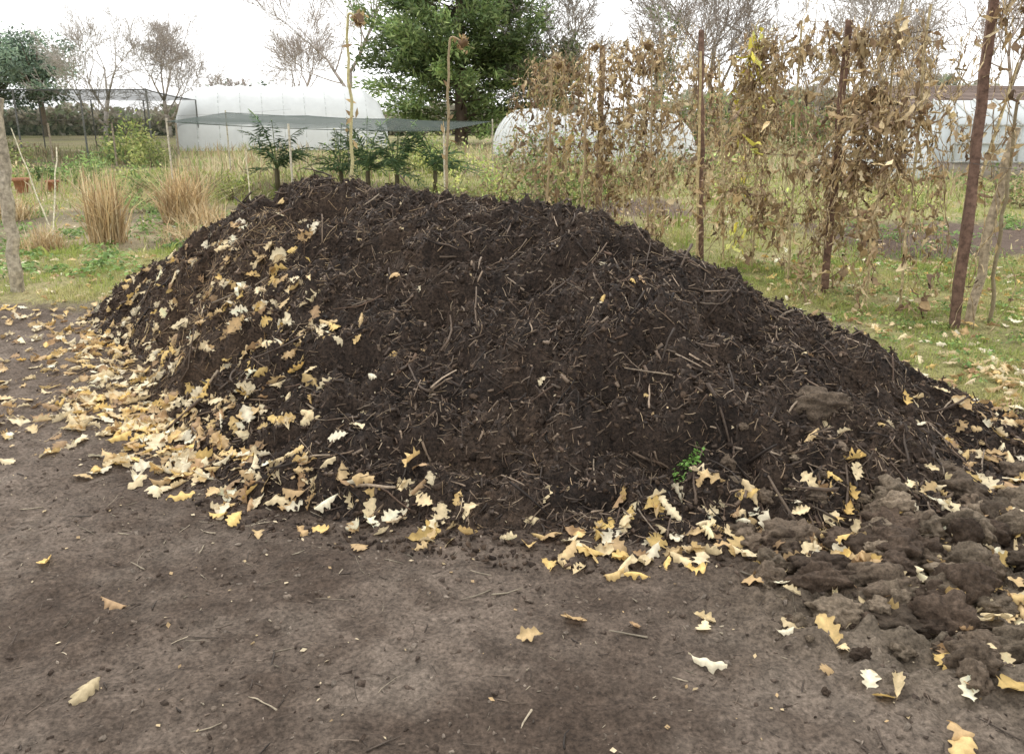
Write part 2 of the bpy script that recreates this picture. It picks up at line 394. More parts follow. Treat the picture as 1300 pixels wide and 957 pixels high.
for (x0,x1,y0,y1,N,h,w) in [(2.0,6.2,3.9,9.4,60000,.04,.0028),(-8,-2.5,6.6,10.8,42000,.045,.003),(-4,6,6.8,13,30000,.06,.004),(-16,14,9.5,26,50000,.10,.010)]:
    x=R.uniform(x0,x1,N);y=R.uniform(y0,y1,N); dn=fbm(x*1.5,y*1.5,4,80)
    k=(R.rand(N)<grass_m(x,y)*(.15+.85*sm(-.35,.3,dn)))&(heap_h(x,y,False)<.0)
    x,y,dn=x[k],y[k],dn[k]; m_=len(x)
    dry=sm(-.1,.4,fbm(x*.6,y*.6,4,83))[:,None]
    cols=pick(gpal[:3],m_,.2)*(1-dry*.8)+pick(gpal[3:],m_,.2)*dry*.8
    blades(x,y,h*(.5+R.rand(m_))*(1+.8*np.clip(dn,-.5,1)),w*(.6+.8*R.rand(m_)),None,A,.8,cols=cols)
A.make('grass',M_grass)

A=Acc()
def rosette(A,cx_,cy_,rad,n,sz,pal,h=.5):
    a=R.rand(n)*2*np.pi; rr=rad*R.rand(n)**.6
    x=cx_+rr*np.cos(a);y=cy_+rr*np.sin(a)
    p=np.stack([x,y,surf(x,y)+.01+rad*h*R.rand(n)],1)
    nn=np.stack([np.cos(a)*.5,np.sin(a)*.5,np.ones(n)],1)+.35*R.randn(n,3)
    P,F,nv=quads(p,sz*(.6+.8*R.rand(n)),nn,.6); A.add(P,F,np.repeat(pick(pal,n),nv,0))
gr=[[.19,.30,.08],[.26,.38,.11],[.14,.23,.07]]
for i in range(320):
    rosette(A,R.uniform(2.7,6.8),R.uniform(4.7,9.8),.05+.12*R.rand(),30,.030,gr+[[.38,.44,.14]])
for i in range(100):
    rosette(A,R.uniform(-9,-4.2),R.uniform(7.6,14),.12+.2*R.rand(),50,.06,gr)
for i in range(60):
    rosette(A,R.uniform(4.2,9),R.uniform(9.6,13.4),.08+.15*R.rand(),40,.05,gr)
A.make('low_weeds',M_fol)
A=Acc(); rosette(A,.78,3.25,.065,170,.018,[[.18,.36,.07],[.26,.46,.11]],.6); A.make('seedling_weed',M_fol)

# ------------------------------------------------------------ posts and trellis
def post(name,b,t,r,col,sides=4,segs=7,wob=.006):
    b=np.array(b,float);t=np.array(t,float)
    k=np.linspace(0,1,segs+1)[:,None]; P=b+(t-b)*k; P[1:-1,:2]+=wob*R.randn(segs-1,2)
    th=np.arange(sides)*2*np.pi/sides+.5
    rr=r*(1+.06*R.randn(segs+1,1))*(1.05-.15*k)
    V=np.stack([P[:,None,0]+rr*np.cos(th),P[:,None,1]+rr*np.sin(th),np.repeat(P[:,2:3],sides,1)],2).reshape(-1,3)
    F=[[s*sides+i,s*sides+(i+1)%sides,(s+1)*sides+(i+1)%sides,(s+1)*sides+i] for s in range(segs) for i in range(sides)]
    n=len(V); V=np.vstack([V,P[-1]+[0,0,r*.25]])
    F+=[[segs*sides+i,segs*sides+(i+1)%sides,n] for i in range(sides)]
    me=bpy.data.meshes.new(name); me.from_pydata([tuple(v) for v in V],[],F)
    a=me.color_attributes.new('Col','FLOAT_COLOR','POINT'); c=np.ones((len(V),4)); c[:,:3]=np.array(col)*(1+.12*R.randn(len(V),1))
    a.data.foreach_set('color',c.ravel().astype(np.float32)); me.materials.append(M_wood)
    o=bpy.data.objects.new(name,me); scene.collection.objects.link(o); return o
rust=[.17,.105,.078]
posts=[((3.55,6.18,-.1),(3.47,6.2,2.62)),((3.02,7.56,-.1),(2.99,7.56,2.46)),((2.32,9.7,-.1),(2.16,9.7,2.6)),((1.33,12.4,-.1),(1.33,12.4,2.65))]
for i,(b,t_) in enumerate(posts): post('wooden_post',b,t_,.047 if i<3 else .06,rust if i<3 else [.28,.2,.13],4,12)
post('wooden_post',(-4.8,7.56,-.1),(-4.68,7.56,1.8),.06,[.38,.33,.25],8,12,.01)
post('support_stake',(3.72,6.3,-.05),(3.98,6.5,1.55),.035,[.36,.29,.2],7,7,.02)
post('bamboo_cane',(2.25,9.6,-.1),(2.1,9.4,2.35),.016,[.5,.4,.22],6)
post('bamboo_cane',(4.9,8.8,-.1),(5.35,8.9,2.2),.014,[.45,.36,.2],6)
for px_,py_ in ((2.85,8.1),(2.65,8.7),(2.45,9.1),(3.2,7.05),(3.35,6.7),(1.9,10.6),(1.6,11.5),(.9,13.4)):
    post('bamboo_cane',(px_,py_,-.1),(px_+.08*R.randn(),py_+.05,2.35+.12*R.randn()),.011,[.46,.37,.21],6,7,.012)
def wire(A,p,q,r=.002,sag=.03,n=10,c=(.12,.11,.10)):
    p=np.array(p);q=np.array(q);k=np.linspace(0,1,n+1)[:,None]; P=p+(q-p)*k; P[:,2]-=(4*sag*k*(1-k))[:,0]
    V,F=tubes(P[:-1],P[1:],np.full(n,r),np.full(n,r)); A.add(V,F,c)
A=Acc(); row=[(3.8,5.4)]+[(p[1][0],p[1][1]) for p in posts]+[(.2,15.5)]
for a,b in zip(row[:-1],row[1:]):
    for zz in (2.32,1.3): wire(A,(a[0],a[1],zz),(b[0],b[1],zz),.0025)
A.make('trellis_wire',M_wood)
A=Acc(); wire(A,(-4.68,7.56,1.72),(-9,9.0,1.9)); wire(A,(-4.68,7.56,1.6),(-5.6,21,1.9)); wire(A,(-4.7,7.56,1.7),(-5.4,2.0,1.7)); A.make('fence_wire',M_wood)

tan=[[.58,.44,.25],[.48,.35,.19],[.66,.53,.32],[.34,.24,.14],[.40,.28,.15],[.24,.16,.10],[.62,.49,.29],[.30,.20,.12]]
def vines(name,p,q,zlo,zhi,ns,nl,lsz,thick=.12,pal=tan,tang=.7):
    A=Acc(); p=np.array(p);q=np.array(q); S0=[];S1=[];LP=[];WL=[]
    for i in range(ns):
        k=R.rand()
        pt=np.array([*(p+(q-p)*k),0.])+[*(R.randn(2)*thick*.6),0]
        z=zhi-.3*R.rand()**2+.12*R.rand(); end=zlo+(zhi-zlo)*R.rand()**1.5*.85
        if R.rand()<.3: end=.05
        pt[2]=z; d=R.randn(2)*.02
        dens=R.rand()**2.4+.04
        while pt[2]>end:
            nx=pt.copy(); d=d*.75+R.randn(2)*.015; nx[:2]+=d; nx[2]-=.05+.03*R.rand()
            S0.append(pt);S1.append(nx);LP.append(nx.copy()); WL.append(dens); pt=nx
    for i in range(int(ns*tang)):
        k=R.rand(); pt=np.array([*(p+(q-p)*k+R.randn(2)*thick*.5),R.uniform(zlo,zhi+.05)]); d=R.randn(3)*.05
        for j in range(7):
            nx=pt+d; d=d*.7+R.randn(3)*.03; d[2]-=.01; S0.append(pt);S1.append(nx);LP.append(nx.copy());WL.append(.15); pt=nx
    n=len(S0); rr=.0018+.0032*R.rand(n)
    V,F=tubes(S0,S1,rr,rr*.9); A.add(V,F,np.repeat(pick([[.46,.35,.2],[.32,.23,.13],[.58,.46,.27]],n),8,0))
    LP=np.array(LP); WL=np.array(WL)*(.08+.92*sm(-.2,.2,pn(LP[:,1]*2.6+LP[:,0]*2,LP[:,2]*2.2,130)))
    c=LP[R.choice(len(LP),size=nl,p=WL/WL.sum())]+R.randn(nl,3)*[.03,.03,.03]
    st=5;tt=np.linspace(0,1,st); N=nl
    w=(.30*np.sin(np.pi*tt**.7)+.02)[None]*(1+.3*R.randn(N,st)); fold=R.normal(0,1.2,(N,1)); curl=R.randn(N,1)
    w*=R.uniform(.2,1.1,(N,1))
    TV=np.zeros((N,st,3,3))
    for j,s in enumerate((-1,0,1)):
        TV[:,:,j,0]=tt[None]*(1+.05*R.randn(N,st)); TV[:,:,j,1]=s*w*np.cos(np.clip(fold,-1.3,1.3))+.05*R.randn(N,st); TV[:,:,j,2]=abs(s)*w*np.sin(np.clip(fold,-1.3,1.3))+curl*.5*(tt**2)[None]+.08*R.randn(N,st)
    down=np.array([0,0,-1.])+.35*R.randn(N,3); M=frames(R.randn(N,3),down)
    f=np.array([[s*3+j,s*3+j+1,(s+1)*3+j+1,(s+1)*3+j] for s in range(st-1) for j in range(2)])
    P,F,nv=inst(TV.reshape(N,-1,3),f,c,M,lsz*(.4+1.1*R.rand(N)**1.5)); A.add(P,F,np.repeat(pick(pal,N,.2),nv,0))
    return A.make(name,M_leaf)
P=[np.array(r_) for r_ in [(3.47,6.2),(2.99,7.56),(2.2,9.7),(1.33,12.4)]]
vines('dried_bean_vine',P[0]+(P[1]-P[0])*.42,P[1]+(P[0]-P[1])*.06,.40,2.38,62,1550,.095,.09)
vines('dried_bean_vine',P[1]+(P[2]-P[1])*.06,P[1]+(P[2]-P[1])*.66,.35,2.45,74,1850,.095,.11)
vines('dried_bean_vine',P[2]+(P[3]-P[2])*.12,P[3],.4,2.7,80,1900,.11,.2,tan+[[.18,.12,.07]])
vines('dried_bean_vine',P[3],P[3]+[-1.0,2.2],.4,2.6,80,1600,.12,.3,tan+[[.18,.12,.07],[.34,.33,.12]])
vines('dried_bean_vine',(3.9,5.5),P[0],1.75,2.6,22,300,.085,.1)
vines('dried_bean_vine',(5.1,8.9),(4.4,11.5),.5,2.5,45,800,.10,.2)
vines('dried_bean_vine',(2.5,13.5),(4.6,14.5),.5,2.6,55,1000,.11,.3,tan+[[.18,.12,.07]])
vines('yellow_bean_leaves',(2.5,8.6),(2.42,8.9),1.8,2.5,8,80,.12,.06,[[.80,.70,.10],[.72,.66,.16],[.75,.75,.25]])

def sunflower(name,base,top,stalk_col,head=.07,droop=(.3,-.3,-.8)):
    A=Acc(); b=np.array(base,float);t_=np.array(top,float); n=14;k=np.linspace(0,1,n+1)[:,None]
    Pp=b+(t_-b)*k; Pp[1:-1,:2]+=.008*R.randn(n-1,2)
    dr=np.array(droop); ex=[t_]
    for j in range(5): ex.append(ex[-1]+np.array([.012*dr[0]*(j+1),.012*dr[1]*(j+1),.018-.012*j]))
    Pp=np.vstack([Pp,ex[1:]]); m=len(Pp)-1; rr=np.linspace(.017,.010,m)
    V,F=tubes(Pp[:-1],Pp[1:],rr,rr,6); A.add(V,F,stalk_col)
    c=Pp[-1]; nn=dr/np.linalg.norm(dr)
    M=frames(nn[None])[0]
    th=np.linspace(0,2*np.pi,17)[:-1]
    rings=[(0.02,-.02),(1,-.01),(1.0,.01),(.8,.02),(.02,.01)]
    V=np.array([[r_*head*np.cos(a)*(1+.14*R.randn()),r_*head*np.sin(a)*(1+.1*R.randn()),z_*1.5] for r_,z_ in rings for a in th])@M.T+c
    F=np.array([[s*16+i,s*16+(i+1)%16,(s+1)*16+(i+1)%16,(s+1)*16+i] for s in range(4) for i in range(16)])
    A.add(V,F,[.22,.14,.08])
    npt=40; a=R.rand(npt)*2*np.pi; out=np.stack([np.cos(a),np.sin(a),.6*R.randn(npt)],1)@M.T
    P,F,nv=quads(c+out*head*1.1,np.full(npt,.06),np.cross(out,R.randn(npt,3)),.4); A.add(P,F,np.repeat(pick([[.44,.32,.15],[.3,.2,.1],[.56,.44,.24]],npt),nv,0))
    kk=R.rand(9)*.6+.35; lp=b+(t_-b)*kk[:,None]+R.randn(9,3)*.03-[0,0,.05]
    P,F,nv=quads(lp,np.full(9,.11),R.randn(9,3)*[1,1,.2],.35); A.add(P,F,np.repeat(pick([[.46,.34,.18],[.32,.22,.12]],9),nv,0))
    return A.make(name,M_leaf)
sunflower('dried_sunflower',(-1.53,7.6,0),(-1.46,7.6,2.5),[.62,.56,.30],.05,(.6,-.5,.2))
sunflower('dried_sunflower',(-.7,8.2,0),(-.6,8.2,2.36),[.42,.33,.2],.05,(.7,-.4,-.6))
sunflower('dried_sunflower',(3.95,6.4,0),(3.83,6.3,1.78),[.34,.28,.18],.09,(.9,-.4,-1))
sunflower('dried_sunflower',(.45,10.5,0),(.5,10.5,2.3),[.4,.3,.18],.05,(.4,-.4,-.6))
sunflower('dried_sunflower',(.95,11.0,0),(1.0,11.0,2.55),[.4,.3,.18],.05,(.4,-.4,-.6))
sunflower('dried_sunflower',(1.75,10.2,0),(1.7,10.2,2.5),[.4,.3,.18],.05,(-.4,-.4,-.6))

def clump(name,c,h,rad,n,pal,w=.006,lean=.4):
    A=Acc(); a=R.rand(n)*2*np.pi; rr=rad*R.rand(n)**.7; x=c[0]+rr*np.cos(a);y=c[1]+rr*np.sin(a)
    blades(x,y,h*(.4+.7*R.rand(n)),w*(.6+.8*R.rand(n)),pal,A,lean); return A.make(name,M_leaf)
straw=[[.62,.48,.28],[.54,.40,.22],[.70,.59,.38],[.42,.30,.17]]
clump('dry_grass_clump',(-5.45,10.75),1.0,.24,480,straw,.008,.4)
clump('dry_grass_clump',(-5.3,13),1.0,.35,560,straw,.010,.6)
clump('dry_grass_clump',(-6.1,10.3),.35,.3,300,straw,.006,.9)
clump('dry_grass_clump',(-4.7,12.2),.5,.35,300,straw,.008,.9)
clump('dry_grass_clump',(-8.4,13.4),.5,.4,300,straw,.008,.9)
clump('dry_grass_clump',(-4.4,10.9),.35,.5,260,straw,.007,1.2)
post('bamboo_cane',(-6.3,10.9,0),(-6.45,11.6,1.25),.01,[.6,.55,.4],6)
post('bamboo_cane',(-7.3,12.6,0),(-7.9,13,1.5),.01,[.6,.55,.4],6)
post('bamboo_cane',(-3.9,12,0),(-3.9,12,1.2),.01,[.6,.55,.4],6)

# overgrown plots
A=Acc()
wp=np.array([[.27,.34,.11],[.35,.40,.15],[.52,.46,.27],[.42,.32,.20],[.24,.30,.11],[.60,.53,.34],[.35,.24,.15]])
N=36000; x=R.uniform(-32,16,N); y=R.uniform(11,46,N)
d=fbm(x*.25,y*.25,3,90); k=(R.rand(N)<sm(-.25,.35,d)*.8+.12)&((x<-5.5)|(y>17))&~((x<-3.5)&(x>-8)&(y<16)); x,y=x[k],y[k]
d=d[k]; pidx=(fbm(x*.5,y*.5,3,91)*5+3.2+R.randn(len(x))*.8).clip(0,6).astype(int); nb=len(x)
hcap=np.where(y<18,.5,1.)*np.where((x<-.5)&(x>-7)&(y<21),.55,1)
blades(x,y,(.12+.42*R.rand(nb)*(1+d))*hcap,.010+.014*R.rand(nb),None,A,.6,cols=wp[pidx]*(1+.2*R.randn(nb,1)).clip(.5,1.5))
A.make('overgrown_weeds',M_fol)
def shrub(name,c,size,n,ls,pal,stems=14,zb=0):
    A=Acc(); c=np.array([c[0],c[1],zb],float); size=np.array(size)
    nc=max(10,n//70); cc=R.randn(nc,3); cc/=np.linalg.norm(cc,axis=1,keepdims=True); cc*=R.rand(nc,1)**.45*.9; cc[:,2]=np.abs(cc[:,2]+.1)
    i=R.randint(nc,size=n); p=cc[i]+R.randn(n,3)*.15; p[:,2]=np.abs(p[:,2])
    shade=(1+.35*R.randn(nc,1)).clip(.5,1.6)[i]
    P,F,nv=quads(c+p*size,ls*(.5+R.rand(n)),None,.4); A.add(P,F,np.repeat(pick(pal,n)*shade,nv,0))
    e=c+cc[R.randint(nc,size=stems)]*size*1.15; s=c+R.randn(stems,3)*[.05,.05,0]
    V,F=tubes(s,e,np.full(stems,.012),np.full(stems,.004)); A.add(V,F,[.3,.24,.15])
    return A.make(name,M_fol)
yg=[[.41,.47,.14],[.49,.51,.19],[.33,.41,.13],[.55,.53,.22]]
gg=[[.22,.32,.11],[.30,.39,.14],[.17,.25,.09]]
br=[[.39,.30,.19],[.51,.41,.26],[.32,.23,.15],[.41,.37,.20]]
for c,s,n,l,p in [((-15.2,32),(1.5,1.3,2.1),1800,.16,gg+yg),((-13.2,30),(1.0,1,1.9),1200,.14,yg),((-24,36),(2.2,1.5,1.9),1400,.2,br+gg),((-19,30),(1.6,1,1.1),900,.15,br+yg),
   ((-12,22),(1.4,1,.9),900,.12,gg),((-9,20),(1.2,.9,.7),900,.1,yg+gg),((-15,24),(2.0,1,.8),900,.12,gg+br),((-17.5,27),(1.2,1,1.0),700,.12,br),
   ((-5.0,25),(1.8,.6,1.1),1400,.1,yg+gg),((-2.0,24.5),(1.6,.6,1.15),1300,.1,yg),((.3,13.2),(.8,.5,1.25),1500,.08,gg+br),((1.0,16),(1.2,.8,1.5),1500,.1,gg+yg),((-.3,17),(.8,.6,1.2),1100,.09,yg+br),((-5.9,17),(.6,.5,.65),600,.07,yg),
   ((-3.2,13.5),(.5,.4,.72),600,.05,yg+gg),((-1.0,13),(.5,.4,.85),700,.06,yg),((-.3,12.5),(.5,.4,.95),700,.06,gg+yg),
   ((7.6,15.5),(.9,.6,.6),700,.09,yg),((9.7,16),(1.0,.6,.8),700,.09,gg+br),((4.6,17),(1.2,.7,1.2),1200,.1,br+yg),((6,24),(2,1,1.1),1000,.14,br+gg),((3,20),(1.4,.8,1.3),1200,.12,gg+br),
   ((-7.4,16),(.9,.5,.5),500,.09,gg),((-10.5,15),(1.2,.6,.45),600,.09,gg+br),((-3.4,28),(2.5,1,1.5),1500,.14,gg+yg),((.5,27),(2.2,1,1.5),1400,.14,br+gg),
   ((-6.6,14.5),(.5,.4,.35),300,.07,gg),((-9.6,12.2),(.6,.4,.3),300,.07,gg+yg),((-6.9,9.9),(.35,.25,.22),300,.05,gg),((11.5,19),(1.4,.8,.9),800,.1,br+gg),((8.2,19.5),(1.2,.8,1.0),800,.1,br)]:
    shrub('shrub',c,s,n,l,p)
def fronds(name,c,h,n,zb=0):
    A=Acc()
    for i in range(n):
        a=(i+R.rand()*.8)/n*2*np.pi*2.4; up=R.uniform(.35,1.3); m=13; k=np.linspace(0,1,m)
        d=np.array([np.cos(a),np.sin(a)]); rx=h*k*(.3+.5*k)*1.2*(1.35-up*.75); rz=.3*h+h*.85*(k*up*1.25-.75*k**2*(1.1-.3*up))
        Pp=np.stack([c[0]+d[0]*rx,c[1]+d[1]*rx,zb+rz],1)
        V,F=tubes(Pp[:-1],Pp[1:],np.full(m-1,.012),np.full(m-1,.010)); A.add(V,F,[.32,.42,.2])
        nn_=44; q=np.repeat(np.linspace(.15,1,nn_//2),2); side=np.tile([1,-1],nn_//2); pp=np.stack([np.interp(q,k,Pp[:,j]) for j in range(3)],1)
        perp=np.array([-d[1],d[0],0.]); dirn=perp[None]*side[:,None]+np.array([d[0],d[1],.25])*.9+.1*R.randn(nn_,3)
        L=.20*h*np.sin(np.pi*(q*.85+.12))
        M=frames(np.array([0,0,1.])+.3*R.randn(nn_,3),dirn)
        P,F,nv=inst(np.array([[0,-.06,0],[.5,-.08,0],[1,0,-.1],[.5,.08,0]]),np.array([[0,1,2,3]]),pp,M,L); A.add(P,F,np.repeat(pick([[.17,.28,.14],[.23,.35,.18],[.13,.21,.11]],nn_),nv,0))
    V,F=tubes([[c[0],c[1],zb]],[[c[0],c[1],zb+.35*h]],[.07],[.06]); A.add(V,F,[.2,.17,.1])
    return A.make(name,M_fol)
for c,h in [((-5.5,19),1.55),((-4.1,19.5),1.3),((-3.3,18.6),1.45),((-2.55,18),1.35),((-1.75,18.5),1.5)]: fronds('palm_kale_plant',c,h,13)

# ------------------------------------------------------------ polytunnels
def tunnel(name,c,ang,W,L,H,col=(.82,.84,.84),round_end=True):
    e=empty(name); ca,sa=math.cos(ang),math.sin(ang)
    def tf(P): P=np.array(P,float); return np.stack([c[0]+P[:,0]*ca-P[:,1]*sa,c[1]+P[:,0]*sa+P[:,1]*ca,P[:,2]],1)
    ns=28; nl=60; A=Acc(); V=[]
    th=np.linspace(0,np.pi,ns+1); l=np.linspace(-L/2,L/2,nl+1)
    for i,s in enumerate(l):
        sag=.03*np.abs(np.sin(np.pi*i/6)); e_=1
        if round_end:
            dd=(L/2-abs(s)); rl=min(2.2,L*.25)
            if dd<rl: e_=(1-(1-dd/rl)**2)**.5*.45+.55
        prof=np.stack([np.full(ns+1,s),-np.cos(th)*W/2*(e_*.3+.7)*(1-sag*.4),np.sin(th)**.75*H*e_*(1-sag)],1); V.append(prof)
    V=tf(np.vstack(V)); F=np.array([[a*(ns+1)+b,a*(ns+1)+b+1,(a+1)*(ns+1)+b+1,(a+1)*(ns+1)+b] for a in range(nl) for b in range(ns)])
    A.add(V,F,col); A.make('cover',M_plast,True,e)
    for s,idx in ((-1,0),(1,nl)):
        ring=V[idx*(ns+1):(idx+1)*(ns+1)]
        lo=ring.copy(); lo[:,2]=0
        B=Acc(); VV=np.vstack([ring,lo]); B.add(VV,np.array([[i,i+1,ns+2+i,ns+1+i] for i in range(ns)]),np.array(col)*.93); B.make('end_wall',M_plast,False,e)
    B=Acc()
    for s in (-L/2-.02,L/2+.02):
        for a,b in [((s,-.9,0),(s,-.9,1.9)),((s,.9,0),(s,.9,1.9)),((s,-.9,1.9),(s,.9,1.9)),((s,0,0),(s,0,1.9))]:
            if H<2.5: a,b=(a[0],a[1]*.5,a[2]*.5),(b[0],b[1]*.5,b[2]*.5)
            V2,F2=tubes(tf([a]),tf([b]),[.05],[.05]); B.add(V2,F2,[.45,.42,.37])
    for i in range(0,nl+1,6):
        rr=V[i*(ns+1):(i+1)*(ns+1)]; V2,F2=tubes(rr[:-1],rr[1:],np.full(ns,.022),np.full(ns,.022)); B.add(V2,F2,[.62,.64,.63])
    B.make('frame',M_wood,False,e); return e
tunnel('polytunnel',(-13.8,50),.28,6.0,11.8,3.7)
tunnel('polytunnel',(.9,36),1.75,2.6,8,2.15)
tunnel('polytunnel',(4.6,35),.15,4,5.6,2.1)
tunnel('polytunnel',(10.6,24),.1,3,2.3,1.35)

M_net=mat_net('net_mat',(.03,.045,.035),.65); M_net2=mat_net('net_mat_grey',(.05,.065,.055),.75)
def netsheet(c,parent,mat,sag=.12,name='net'):
    n=12; c=np.array(c,float); V=[]
    for i in range(n+1):
        for j in range(n+1):
            u,v=i/n,j/n; p=(c[0]*(1-u)+c[1]*u)*(1-v)+(c[3]*(1-u)+c[2]*u)*v; p=p.copy(); p[2]-=sag*16*u*(1-u)*v*(1-v)*.6+sag*.5*abs(math.sin(u*9.42)); V.append(p)
    F=[[i*(n+1)+j,i*(n+1)+j+1,(i+1)*(n+1)+j+1,(i+1)*(n+1)+j] for i in range(n) for j in range(n)]
    return make(name,V,F,None,mat,True,parent)
e=empty('netting_cage'); A=Acc()
cor=[(-6.9,16.5,1.60),(-1.2,14.5,1.44),(-.5,21,1.6),(-8.3,24,1.85)]
netsheet(cor,e,M_net2,.08)
for p in cor+[(-4.2,15.5,1.5),(-4.4,22,1.65)]:
    V2,F2=tubes([[p[0],p[1],0]],[[p[0],p[1],p[2]+.06]],[.022],[.02],6); A.add(V2,F2,[.55,.5,.4])
wire(A,cor[0],cor[1],.01,.05,c=(.08,.1,.08)); wire(A,cor[3],cor[2],.01,.05,c=(.08,.1,.08))
A.make('frame',M_wood,False,e)
e=empty('fruit_cage'); A=Acc(); zt=2.75
cor=[(-26,31,zt+.1),(-13.6,31,zt),(-17.5,46,zt),(-32,46,zt)]
netsheet(cor,e,M_net,.1)
netsheet([(-32,46,zt),(-17.5,46,zt),(-17.5,46,.1),(-32,46,.1)],e,mat_net('net_thin',(.04,.06,.05),.35),.02,'net_wall')
for k_ in np.linspace(0,1,6):
    for (xa,xb,Y) in ((-26,-13.6,31),(-32,-17.5,46)):
        X=xa+(xb-xa)*k_; V2,F2=tubes([[X,Y,0]],[[X,Y,zt]],[.035],[.035],6); A.add(V2,F2,[.14,.14,.13])
for a,b in ((0,1),(1,2),(0,3)): wire(A,cor[a],cor[b],.025,.06,c=(.08,.08,.08))
A.make('frame',M_wood,False,e)
e=empty('netting_fence'); A=Acc()
for X in np.linspace(-34,-11,12):
    V2,F2=tubes([[X,27,0]],[[X,27,1.55]],[.03],[.03],6); A.add(V2,F2,[.25,.21,.16])
A.make('posts',M_wood,False,e); netsheet([(-34,27.05,1.5),(-11,27.05,1.5),(-11,27.05,.1),(-34,27.05,.1)],e,mat_net('net_thin2',(.05,.07,.05),.28),.03)

def box(A,lo,hi,col):
    lo=np.array(lo,float);hi=np.array(hi,float)
    V=np.array([[x_,y_,z_] for z_ in (lo[2],hi[2]) for y_ in (lo[1],hi[1]) for x_ in (lo[0],hi[0])])
    A.add(V,[[0,2,3,1],[4,5,7,6],[0,1,5,4],[1,3,7,5],[3,2,6,7],[2,0,4,6]],col)
e=empty('greenhouse'); A=Acc(); gx0,gx1,gy0,gy1=12.4,19,23,26
box(A,(gx0,gy0,0),(gx1,gy1,.5),[.35,.3,.26]); A.make('base_wall',M_roof,False,e)
A=Acc(); V=[[gx0,gy0,.5],[gx1,gy0,.5],[gx1,gy0,1.5],[gx0,gy0,1.5],[gx0,(gy0+gy1)/2,2.2],[gx1,(gy0+gy1)/2,2.2],[gx0,gy1,1.5],[gx1,gy1,1.5],[gx0,gy1,.5],[gx1,gy1,.5]]
A.add(V,[[0,1,2,3],[3,2,5,4],[4,5,7,6],[6,7,9,8],[0,3,6,8]],[.72,.76,.76]); A.make('glazing',M_plast,False,e)
A=Acc()
for X in np.linspace(gx0,gx1,12):
    box(A,(X-.025,gy0-.03,.5),(X+.025,gy0-.003,1.5),[.5,.5,.47])
    V2,F2=tubes([[X,gy0-.02,1.52]],[[X,(gy0+gy1)/2,2.23]],[.03],[.03]); A.add(V2,F2,[.5,.5,.47])
for z_ in (.5,1.0,1.5): box(A,(gx0,gy0-.06,z_-.03),(gx1,gy0-.032,z_+.03),[.45,.45,.42])
A.make('glazing_bars',M_wood,False,e)
e=empty('tiled_shed'); A=Acc(); x0,x1,y0,y1=17.2,32,36,42
box(A,(x0,y0,0),(x1,y1,2.3),[.32,.24,.19]); A.make('walls',M_roof,False,e)
A=Acc()
for i in range(16):
    f0,f1=i/16,(i+1)/16+.01; ya,yb=y0-.4+(3.4)*f0,y0-.4+3.4*f1; za,zb=2.2+1.0*f0+.03,2.2+1.0*f1
    A.add([[x0-.3,ya,za],[x1,ya,za],[x1,yb,zb],[x0-.3,yb,zb]],[[0,1,2,3]],np.array([.24,.18,.15])*(1+.1*R.randn()))
    A.add([[x0-.3,ya,za-.05],[x1,ya,za-.05],[x1,ya,za],[x0-.3,ya,za]],[[0,1,2,3]],[.08,.06,.05])
A.add([[x0-.3,y0+3,3.2],[x1,y0+3,3.2],[x1,y1+.4,2.2],[x0-.3,y1+.4,2.2]],[[0,1,2,3]],[.17,.12,.09]); A.make('roof',M_roof,False,e)
def pot(c,r,h):
    pr=[(.7,0),(.92,.8),(1.05,.8),(1.07,1),(.93,1),(.88,.85),(.02,.8)]; th=np.linspace(0,2*np.pi,21)[:-1]
    V=np.array([[c[0]+a*r*np.cos(t_),c[1]+a*r*np.sin(t_),b*h] for a,b in pr for t_ in th]); F=np.array([[s*20+i,s*20+(i+1)%20,(s+1)*20+(i+1)%20,(s+1)*20+i] for s in range(len(pr)-1) for i in range(20)])
    return make('terracotta_pot',V,F,np.tile([.36,.17,.10],(len(V),1)),M_pot,True)
pot((-11.4,18.8),.17,.34); pot((-10.9,19.2),.14,.26)

